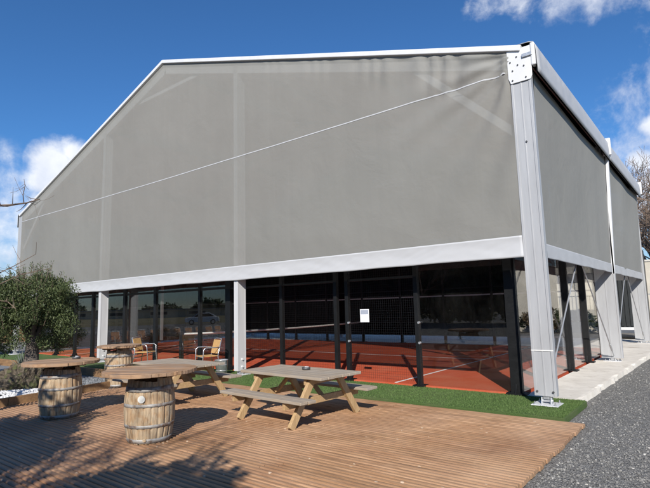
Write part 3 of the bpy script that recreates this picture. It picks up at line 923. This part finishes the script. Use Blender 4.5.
# ------------------------------------------------------------------ bistro chairs, bucket
def chair(loc, rz, label, cane, group, tube='chrome'):
    t = thing('bistro_chair', label, 'chair', loc, rz, group)
    b = MB()
    for i in range(7):
        x = -.19+.0635*i; b.box(x-.028, x+.028, -.21, .20, .440, .456)
    b.build('seat', M[cane], t, bevel=.003)
    b = MB()
    for i in range(6):
        x = -.165+.066*i; b.bar((x, .19, .50), (x, .285, .84), .056, .014, (0,1,0))
    b.build('backrest', M[cane], t, bevel=.003)
    for s in (-1, 1):
        MB().tube([(s*.235,.30,0),(s*.215,.20,.43),(s*.205,.215,.50),(s*.205,.305,.86)], .013, 8).build('leg', M[tube], t, smooth=True)
        MB().tube([(s*.25,-.25,0),(s*.235,-.21,.43),(s*.25,-.20,.62),(s*.25,-.14,.665),(s*.245,.10,.66),(s*.212,.24,.66)], .013, 8).build('leg', M[tube], t, smooth=True)
    MB().tube([(-.215,-.2,.43),(.215,-.2,.43)], .011, 8).tube([(-.215,.2,.43),(.215,.2,.43)], .011, 8).tube([(-.205,.305,.86),(-.1,.315,.875),(.1,.315,.875),(.205,.305,.86)], .012, 8).build('seat_frame', M[tube], t, smooth=True)
    return t
ch = chair((-11.1, -.12, .099), R(117), 'yellow slatted bistro chair facing right, between the leftmost gable post and the far barrel', 'cane_yellow', 'bistro chairs on the turf')
chair((-8.2, -.15, .099), R(-15), 'yellow slatted bistro chair beside the metal bucket, facing left', 'cane_yellow', 'bistro chairs on the turf')
b0 = chair((-19.2, -2.2, .001), R(92), 'brown slatted bistro chair in the row mirrored in the left glass', 'cane_brown', 'row of chairs mirrored in the glass', 'white_metal')
for i in range(1, 14):
    c = copy_tree(b0); c.location = (-19.2 + rng.uniform(-.05,.05), -2.2 - .66*i, .001); c.rotation_euler.z = R(92 + rng.uniform(-7, 7))

bk = thing('metal_bucket', 'galvanised steel bucket on the turf between the chair and the gable post', 'bucket', (-7.62, -.16, .099))
MB().lathe([(.135,0),(.155,.36),(.163,.365),(.163,.378),(.148,.378),(.128,.03),(.001,.03)], 28, cap1=False).build('body', M['galvanised'], bk, smooth=True)
for z in (.12, .26):
    q = .135+.0556*z
    MB().lathe([(q,z-.008),(q+.004,z),(q,z+.008)], 28, cap0=False, cap1=False).build('rib', M['galvanised'], bk, smooth=True)
MB().tube([(.16*math.cos(a), .16*math.sin(a)*.3-.1, .36-.12*math.sin(a)) for a in [PI*i/12 for i in range(13)]], .005, 6).build('handle', M['steel_rod'], bk)

# ------------------------------------------------------------------ planting bed with olive
struct(MB().box(-17.5, -8.25, -7.2, -1.75, .004, .05).build('planting_bed', M['slate']))
e1 = thing('timber_edging', 'brown timber edging along the deck in front of the olive tree', 'edging')
for i, (p, q) in enumerate((((-7.98,-7.2),(-8.18,-4.72)), ((-8.18,-4.715),(-8.62,-1.72)))):
    MB().bar((p[0],p[1],.105), (q[0],q[1],.105), .07, .20).build('sleeper', M['edging'], e1, bevel=.006)
e2 = thing('timber_edging', 'far timber edging between the planting bed and the green turf', 'edging')
for a in (-17.4, -15.2, -13.0, -10.8):
    MB().bar((a,-1.70+.02*(a+10),.13), (min(a+2.19,-8.68),-1.70+.02*(min(a+2.19,-8.68)+10),.13), .08, .25).build('sleeper', M['edging'], e2, bevel=.006)
struct(MB().box(-22, -8.72, -1.64, -.87, .003, .075).build('turf_strip', M['turf']))
def pl_bed(r):
    return r.uniform(-13, -8.4), r.uniform(-5.6, -1.85), .05
stones('slate_chippings', 5000, pl_bed, (.015, .035), M['slate_stone'], 8)
def pl_white(r):
    a = r.uniform(0, 2*PI); d = math.sqrt(r.random())
    return -9.3 + d*.75*math.cos(a), -4.6 + d*1.5*math.sin(a), .05 + .13*max(0, 1-d)
stones('white_pebbles', 2600, pl_white, (.02, .04), M['white_stone'], 9)

def leaves(mb, c, rad, n, ll, lw, r, squash=1.0, up=.3):
    for _ in range(n):
        while True:
            p = Vector((r.uniform(-1,1), r.uniform(-1,1), r.uniform(-1,1)))
            if p.length < 1: break
        p = Vector((p.x*rad, p.y*rad, p.z*rad*squash)) + Vector(c)
        d = Vector((r.gauss(0,1), r.gauss(0,1), r.gauss(0,1)+up)).normalized()
        s = d.cross(Vector((r.gauss(0,1), r.gauss(0,1), r.gauss(0,1)))).normalized()
        L = ll*r.uniform(.6,1.3); w_ = lw*r.uniform(.7,1.2)
        n0 = len(mb.v)
        mb.v += [tuple(p), tuple(p+d*L*.5+s*w_), tuple(p+d*L), tuple(p+d*L*.5-s*w_)]
        mb.f.append((n0,n0+1,n0+2,n0+3))

def olive(loc):
    t = thing('olive_tree', 'old olive tree with a gnarled mossy base growing in the planting bed', 'tree', loc)
    r = random.Random(21)
    # gnarled base: lumpy dome
    V = []; Fc = []; nu, nv = 48, 20
    for j in range(nv+1):
        ph = PI/2*j/nv
        for i in range(nu):
            a = 2*PI*i/nu
            d = Vector((math.cos(a)*math.cos(ph), math.sin(a)*math.cos(ph), math.sin(ph)))
            k = 1 + .28*mnoise.noise(d*2.3+Vector((4,1,0))) + .20*mnoise.noise(d*6) + .10*mnoise.noise(d*13)
            V.append((d.x*.72*k, d.y*.95*k, d.z*.62*k - .05))
    for j in range(nv):
        for i in range(nu):
            a = j*nu+i; b = j*nu+(i+1) % nu; Fc.append((a, b, b+nu, a+nu))
    MB().add(V, Fc).build('root_base', M['mossy_bark'], t, smooth=True)
    tr = MB()
    tr.tube([(0,.05,.2),(.06,.1,.7),(-.02,.14,1.05),(.02,.1,1.4)], [.34,.22,.19,.15], 12)
    ends = []
    for i in range(11):
        a = 2*PI*i/11 + r.uniform(-.3,.3); R_ = r.uniform(.7,1.35); zt = r.uniform(1.45, 2.75)
        p0 = Vector((0,.1,r.uniform(.95,1.35)))
        p2 = Vector((math.cos(a)*R_, math.sin(a)*R_, zt)); p1 = p0.lerp(p2,.5)+Vector((r.uniform(-.1,.1), r.uniform(-.1,.1), .18))
        tr.tube([p0,p1,p2], [.085,.05,.018], 7); ends += [p1,p2]
    tr.build('trunk', M['bark_grey'], t, smooth=True)
    cr2 = MB(); tw = MB()
    cl = []
    for p in ends: cl.append((p, r.uniform(.30,.46)))
    for i in range(72):
        a = r.uniform(0,2*PI); z = r.uniform(1.0, 2.7); rm = 1.5*math.sqrt(max(.05, 1-((z-1.65)/1.3)**2))
        d = rm*math.sqrt(r.uniform(.15,1)); cl.append((Vector((math.cos(a)*d, math.sin(a)*d, z)), r.uniform(.2,.40)))
    for c, q in cl:
        leaves(cr2, c, q, int(560*q/.35), .080, .014, r, .85, .5)
    # upright sprays on the outline
    for i in range(110):
        a = r.uniform(0,2*PI); el = r.uniform(-.15, 1.35)
        d = Vector((math.cos(a)*math.cos(el), math.sin(a)*math.cos(el), math.sin(el)))
        p0 = Vector((d.x*1.25, d.y*1.25, 1.75+d.z*.95)); g = (d*.6+Vector((r.uniform(-.3,.3), r.uniform(-.3,.3), .8))).normalized(); L = r.uniform(.25,.62)
        tw.tube([p0-g*.2, p0+g*L*.5, p0+g*L], [.008,.006,.003], 4)
        for k in range(46):
            q = p0 + g*L*(k/46); leaves(cr2, q, .05, 1, .075, .010, r, 1, .8)
    cr2.build('crown', M['olive_leaf'], t, fixn=False)
    tw.build('twig', M['twig'], t)
    return t
ol = olive((-10.45, -3.55, .05)); ol.scale = (.72, .72, .90)

def bare_tree(name, label, loc, h, seed, levels=5, spread=.55, trunk=.16, nbr=(3,4), mat='twig', group=None, droop=0, tmin=.004, extra=None):
    t = thing(name, label, 'tree', loc, 0, group)
    r = random.Random(seed); tr = MB(); brn = MB()
    def grow(p, d, L, rad, lev):
        pts = [p]; rr = [rad]; q = p.copy(); dd = d.copy()
        ns = 4
        for i in range(ns):
            dd = (dd + Vector((r.gauss(0,.13), r.gauss(0,.13), r.gauss(.03,.10)-droop))).normalized()
            q = q + dd*L/ns; pts.append(q.copy()); rr.append(max(tmin, rad*(1-.45*(i+1)/ns)))
        (tr if lev == 0 else brn).tube(pts, rr, 8 if lev == 0 else (5 if lev < 3 else 3), cap=False)
        if lev >= levels: return
        k = r.randint(*nbr) + (1 if lev == 0 else 0)
        for i in range(k):
            f = r.uniform(.45, 1) if lev else r.uniform(.5, 1)
            ix = min(ns-1, int(f*ns)); base = pts[ix].lerp(pts[ix+1], f*ns-ix)
            ax = Vector((r.gauss(0,1), r.gauss(0,1), r.gauss(0,.4))); ax = (ax - dd*ax.dot(dd)).normalized()
            nd = (dd*(1-spread) + ax*spread + Vector((0,0,.12))).normalized()
            grow(base, nd, L*r.uniform(.55,.8), max(tmin, rad*(.58 if lev else .5)), lev+1)
    grow(Vector((0,0,0)), Vector((r.uniform(-.05,.05), r.uniform(-.05,.05), 1)).normalized(), h*.38, trunk, 0)
    tr.build('trunk', M['bark'], t, smooth=True)
    if extra: extra(brn, Vector(loc), r)
    brn.build('branch', M[mat], t)
    return t

# bare tree just outside the frame on the left: its twigs reach into the picture
def P(px, py, dist):
    d = ray(px, py).normalized(); return Vector(CAM) + d*dist
def twigs(brn, L0, r):
    root = Vector((0,0,3.2))
    for pts, rad in (([(-60,225),(-8,206),(10,205),(26,203),(40,199)], .022), ([(24,204),(23,195),(25,186),(24,179)], .008), ([(30,202),(35,205),(41,200)], .006),
                     ([(-50,290),(-5,275),(14,266),(36,254)], .012), ([(-50,300),(0,284),(22,274),(52,268)], .010), ([(-40,262),(5,271),(24,284)], .008), ([(-40,330),(-6,300),(8,302),(16,309)], .012), ([(10,268),(20,273),(34,281)], .005)):
        q = [P(x, y, 9.0 + r.uniform(-.1,.1)) - L0 for x, y in pts]
        if pts[0][0] < 0: brn.tube([Vector((0,0,2.0)), (q[0]+Vector((0,0,2.0)))*.5, q[0]], [rad*2, rad*1.6, rad*1.2], 6, cap=False)
        brn.tube(q, [rad*(1-.65*i/(len(q)-1)) for i in range(len(q))], 5, cap=False)
        for i in range(1, len(q)):
            for _ in range(2):
                f = r.random(); b0_ = q[i-1].lerp(q[i], f); d = Vector((r.gauss(0,1), r.gauss(0,1), r.gauss(.3,1))).normalized()*r.uniform(.10,.3)
                brn.tube([b0_, b0_+d*.6, b0_+d+Vector((0,0,.03))], [rad*.35, rad*.25, .002], 4, cap=False)
lt = P(-75, 330, 9.3)
bare_tree('bare_tree', 'leafless tree at the left edge reaching thin twigs over the deck', (lt.x, lt.y, 0), 4.6, 5, 4, .5, .09, (3,3), 'twig', None, 0, .003, twigs)
# trees behind the camera that throw the branch shadows on the deck
bare_tree('bare_tree', 'leafless tree standing behind the camera that shades the deck corner', (.3, -12.2, 0), 6.8, 42, 5, .55, .17, (3,4), 'twig', None, 0, .008)

def bush(name, label, loc, rx, ry, rz, n, leaf, seed, ll=.10, lw=.035, cat='shrub', group=None):
    t = thing(name, label, cat, loc, 0, group); r = random.Random(seed); b = MB(); st = MB()
    for i in range(n):
        a = r.uniform(0,2*PI); ph = math.asin(r.uniform(-.95,1)); k = r.uniform(.5,1)
        c = Vector((math.cos(a)*math.cos(ph)*rx*k, math.sin(a)*math.cos(ph)*ry*k, max(.1, rz*.48+math.sin(ph)*rz*.50*k)))
        leaves(b, c, min(rx,ry,rz)*r.uniform(.16,.3), 60, ll, lw, r)
        if i % 3 == 0: st.tube([(0,0,0), c*.5+Vector((0,0,.1)), c], [.03,.02,.008], 5, cap=False)
    b.build('foliage', M[leaf], t, fixn=False); st.build('stem', M['bark'], t)
    return t
bush('evergreen_bush', 'tall evergreen bush behind the camera shading the left part of the deck edge', (-2.6, -10.2, 0), 1.6, 1.0, 4.3, 420, 'hedge_leaf', 3, .13, .05)
bush('evergreen_bush', 'broad evergreen bush behind the camera beside the leafless tree', (1.5, -10.8, 0), 1.7, 1.0, 4.4, 420, 'hedge_leaf', 4, .13, .05)
for i in range(11):
    bush('hedge_tree', 'dark evergreen hedge tree in the row across the yard behind the camera', (-27+4.1*i + rng.uniform(-.4,.4), -33 + rng.uniform(-.6,.6) - .5*abs(i-4), 0), 2.7, 2.0, 7.5 + rng.uniform(-.8,.8), 230, 'hedge_leaf', 100+i, .40, .16, 'tree', 'hedge trees behind the camera')
# ------------------------------------------------------------------ behind the court, right side
wall = thing('boundary_wall', 'tall cream rendered wall behind the tent', 'wall', (0, 22, 0))
MB().box(-16, 14, -.12, .12, 0, 3.62).build('panel', M['cream_wall'], wall)
MB().box(-16.05, 14.05, -.17, .17, 3.621, 3.72).build('coping', M['wall_cap'], wall, bevel=.01)
for i in range(11):
    MB().box(-15.6+2.9*i, -15.3+2.9*i, -.20, -.1205, 0, 3.6).build('pier', M['cream_wall'], wall)
fence = thing('picket_railing', 'dark metal railing in front of the cream wall behind the court', 'railing', (0, 19, 0))
for z in (.15, 1.9):
    MB().box(-9, 0, -.02, .02, z, z+.05).build('rail', M['steel_rod'], fence)
for i in range(46):
    MB().box(-9+.2*i-.012, -9+.2*i+.012, -.012, .012, .2005, 1.8995).build('picket', M['steel_rod'], fence)
for i, bx_ in enumerate((2.6, 4.4, 6.3, 8.2)):
    bush('low_bush', 'low dull bush before the cream wall right of the tent', (bx_, 20.2 + .2*(i % 2), 0), 1.1, .7, 1.5, 80, 'dry_leaf' if i == 1 else 'hedge_leaf', 140+i, .10, .035, 'shrub', 'low bushes before the cream wall')
shed = thing('clad_container', 'black ribbed container on pale blocks seen between the side posts', 'container', (-1.0, 15.9, 0))
c_ = MB().box(-1.10, .72, .04, 2.3, .56, 3.9)
for i in range(11): c_.box(-1.09+.165*i, -1.01+.165*i, .005, .0395, .60, 3.86)
c_.build('body', M['dark_cladding'], shed)
MB().box(-1.14,.76,-.02,2.34,.42,.555).build('sill', M['white_metal'], shed, bevel=.01)
for xx in (-1.0, .4): MB().box(xx, xx+.3, .05, 2.2, .0, .419).build('block', M['cream_wall'], shed)
sb = thing('white_barrier', 'low white barrier bar standing in front of the black container', 'barrier', (-.9, 14.4, .096))
MB().box(-.9,.9,-.03,.03,.30,.42).build('bar', M['white_metal'], sb, bevel=.008)
for s in (-.7,.7): MB().box(s-.03,s+.03,-.025,.025,.012,.299).box(s-.05,s+.05,-.2,.2,.0,.0115).build('leg', M['white_metal'], sb)
bush('hedge_bush', 'brownish hedge bush above the cream wall at the right edge', (1.2, 24.5, 0), 2.2, 1.2, 5.4, 260, 'dry_leaf', 31, .16, .05)
bush('hedge_bush', 'dull green hedge bush behind the cream wall left of the brown one', (-3.4, 25.0, 0), 2.4, 1.2, 4.6, 220, 'hedge_leaf', 32, .16, .05)
bare_tree('bare_tree', 'tall leafless tree beyond the cream wall at the right edge', (1.3, 29, 0), 13.6, 78, 5, .5, .20, (4,5), 'twig', None, 0, .010)
bare_tree('bare_tree', 'second leafless tree rising behind the tent eave at the right', (-.9, 34, 0), 13.0, 93, 5, .5, .20, (4,5), 'twig', None, 0, .010)

# ------------------------------------------------------------------ left side beyond the bed, and what the glass mirrors
def yucca(loc, label, seed, s=.55):
    t = thing('yucca_plant', label, 'plant', loc, 0, None); r = random.Random(seed); b = MB()
    for i in range(60):
        a = r.uniform(0,2*PI); el = r.uniform(.25,1.45); L = s*r.uniform(.7,1.15)
        d = Vector((math.cos(a)*math.cos(el), math.sin(a)*math.cos(el), math.sin(el))); sd_ = d.cross(Vector((0,0,1))).normalized()*.022
        n0 = len(b.v); z0 = Vector((0,0,.12))
        b.v += [tuple(z0-sd_*.6), tuple(z0+sd_*.6), tuple(z0+d*L*.5+sd_), tuple(z0+d*L*.5-sd_), tuple(z0+d*L)]; b.f += [(n0,n0+1,n0+2,n0+3),(n0+3,n0+2,n0+4)]
    b.build('leaf_rosette', M['yucca_leaf'], t, fixn=False)
    MB().tube([(0,0,0),(0,0,.16)], [.06,.05], 8).build('stem', M['bark'], t)
yucca((-13.2, -2.6, .05), 'grey green spiky yucca in the bed just right of the olive trunk', 1)
yucca((-15.0, -2.9, .05), 'smaller spiky yucca partly hidden by the olive trunk', 2, .45)
bush('dry_shrub', 'low brown dry shrub behind the olive tree at the left edge', (-17.2, -3.4, .05), 1.2, .9, .9, 90, 'dry_leaf', 12, .07, .02)
bush('dry_shrub', 'green low shrub behind the olive tree beside the tent corner', (-23.0, -1.2, 0), 1.6, 1.2, 1.7, 130, 'hedge_leaf', 13, .09, .03)
lw = thing('board_fence', 'low brown board fence at the far left beyond the olive tree', 'fence', (-34, 0, 0))
MB().box(-.12,.12,-5,22,0,1.7).build('panel', M['edging'], lw)
MB().box(-.17,.17,-5.05,22.05,1.701,1.78).build('coping', M['wall_cap'], lw)

def car(loc, rz, label, paint='car_paint'):
    t = thing('parked_car', label, 'car', loc, rz, None)
    prof = [(-2.1,.35),(-2.12,.62),(-2.05,.85),(-1.35,.93),(1.3,.98),(1.95,.95),(2.08,.7),(2.08,.38),(1.7,.28),(-1.7,.28)]
    MB().sheet([(x,-.86,z) for x,z in prof], 1.72, (0,1,0)).build('body', M[paint], t, bevel=.06)
    cab = [(-1.25,.93),(-.55,1.40),(.9,1.45),(1.75,.98)]
    MB().sheet([(x,-.74,z) for x,z in cab], 1.48, (0,1,0)).build('roof', M[paint], t, bevel=.06)
    win = [(-1.05,.97),(-.5,1.34),(.85,1.38),(1.45,1.0)]
    for s in (-1,1):
        MB().sheet([(x,s*.735,z) for x,z in win], .02*s, (0,1,0)).build('side_window', M['car_glass'], t)
        for x in (-1.3,1.3):
            wh = MB().tube([(x,s*.70,.32),(x,s*.88,.32)], .32, 24).build('wheel', M['tyre'], t)
            MB().tube([(x,s*.881,.32),(x,s*.895,.32)], .2, 16).build('rim', M['chrome'], wh)
    MB().sheet([(-1.26,-.62,.95),(-1.26,.62,.95),(-.58,.6,1.37),(-.58,-.6,1.37)], .03, (-1,0,.6)).build('windscreen', M['car_glass'], t)
    for s in (-.62,.62): MB().box(-2.14,-2.1,s-.16,s+.16,.62,.74).build('headlight', M['white_metal'], t)
    return t
car((-49.4, -30.2, 0), R(-53), 'white hatchback parked alone across the yard, mirrored in the left glass')
# bank and long building far to the left
bank = MB(); 
V = []; Fc = []
d1 = Vector((.56,-.83,0)); n1 = Vector((-.83,-.56,0)); o1 = Vector((-67,-14,0))
for i in range(41):
    for j, (dd, zz) in enumerate(((0,.01),(4,.35),(14,.6),(60,.8))):
        p = o1 + d1*(-30+2.6*i) + n1*dd; V.append((p.x, p.y, zz + (.25*mnoise.noise(p*.12) if j else 0)))
for i in range(40):
    for j in range(3): a = i*4+j; Fc.append((a, a+4, a+5, a+1))
struct(bank.add(V, Fc).build('grass_bank', M['dry_grass'], smooth=True))
wh_ = thing('warehouse', 'long low beige warehouse beyond the bank, mirrored in the left glass', 'building', tuple(o1 + d1*16 + n1*34), math.atan2(d1.y, d1.x))
MB().box(-32,32,-6,6,0,2.05).build('wall', M['beige_wall'], wh_)
MB().box(-32.3,32.3,-6.3,6.3,2.051,2.2).build('roof', M['roof_grey'], wh_)
for i in range(9):
    wd = MB().box(-28+7*i,-25+7*i,6.0,6.05,1.2,1.7).build('window', M['window_dark'], wh_)
for i in range(7):
    p = o1 + d1*(-12+10*i) + n1*46
    bush('far_tree', 'dark bushy tree far behind the beige warehouse', (p.x, p.y, 0), 5.5, 4.0, 3.2+.9*math.sin(i*2.1), 90, 'hedge_leaf', 60+i, .5, .2, 'tree', 'trees behind the warehouse')
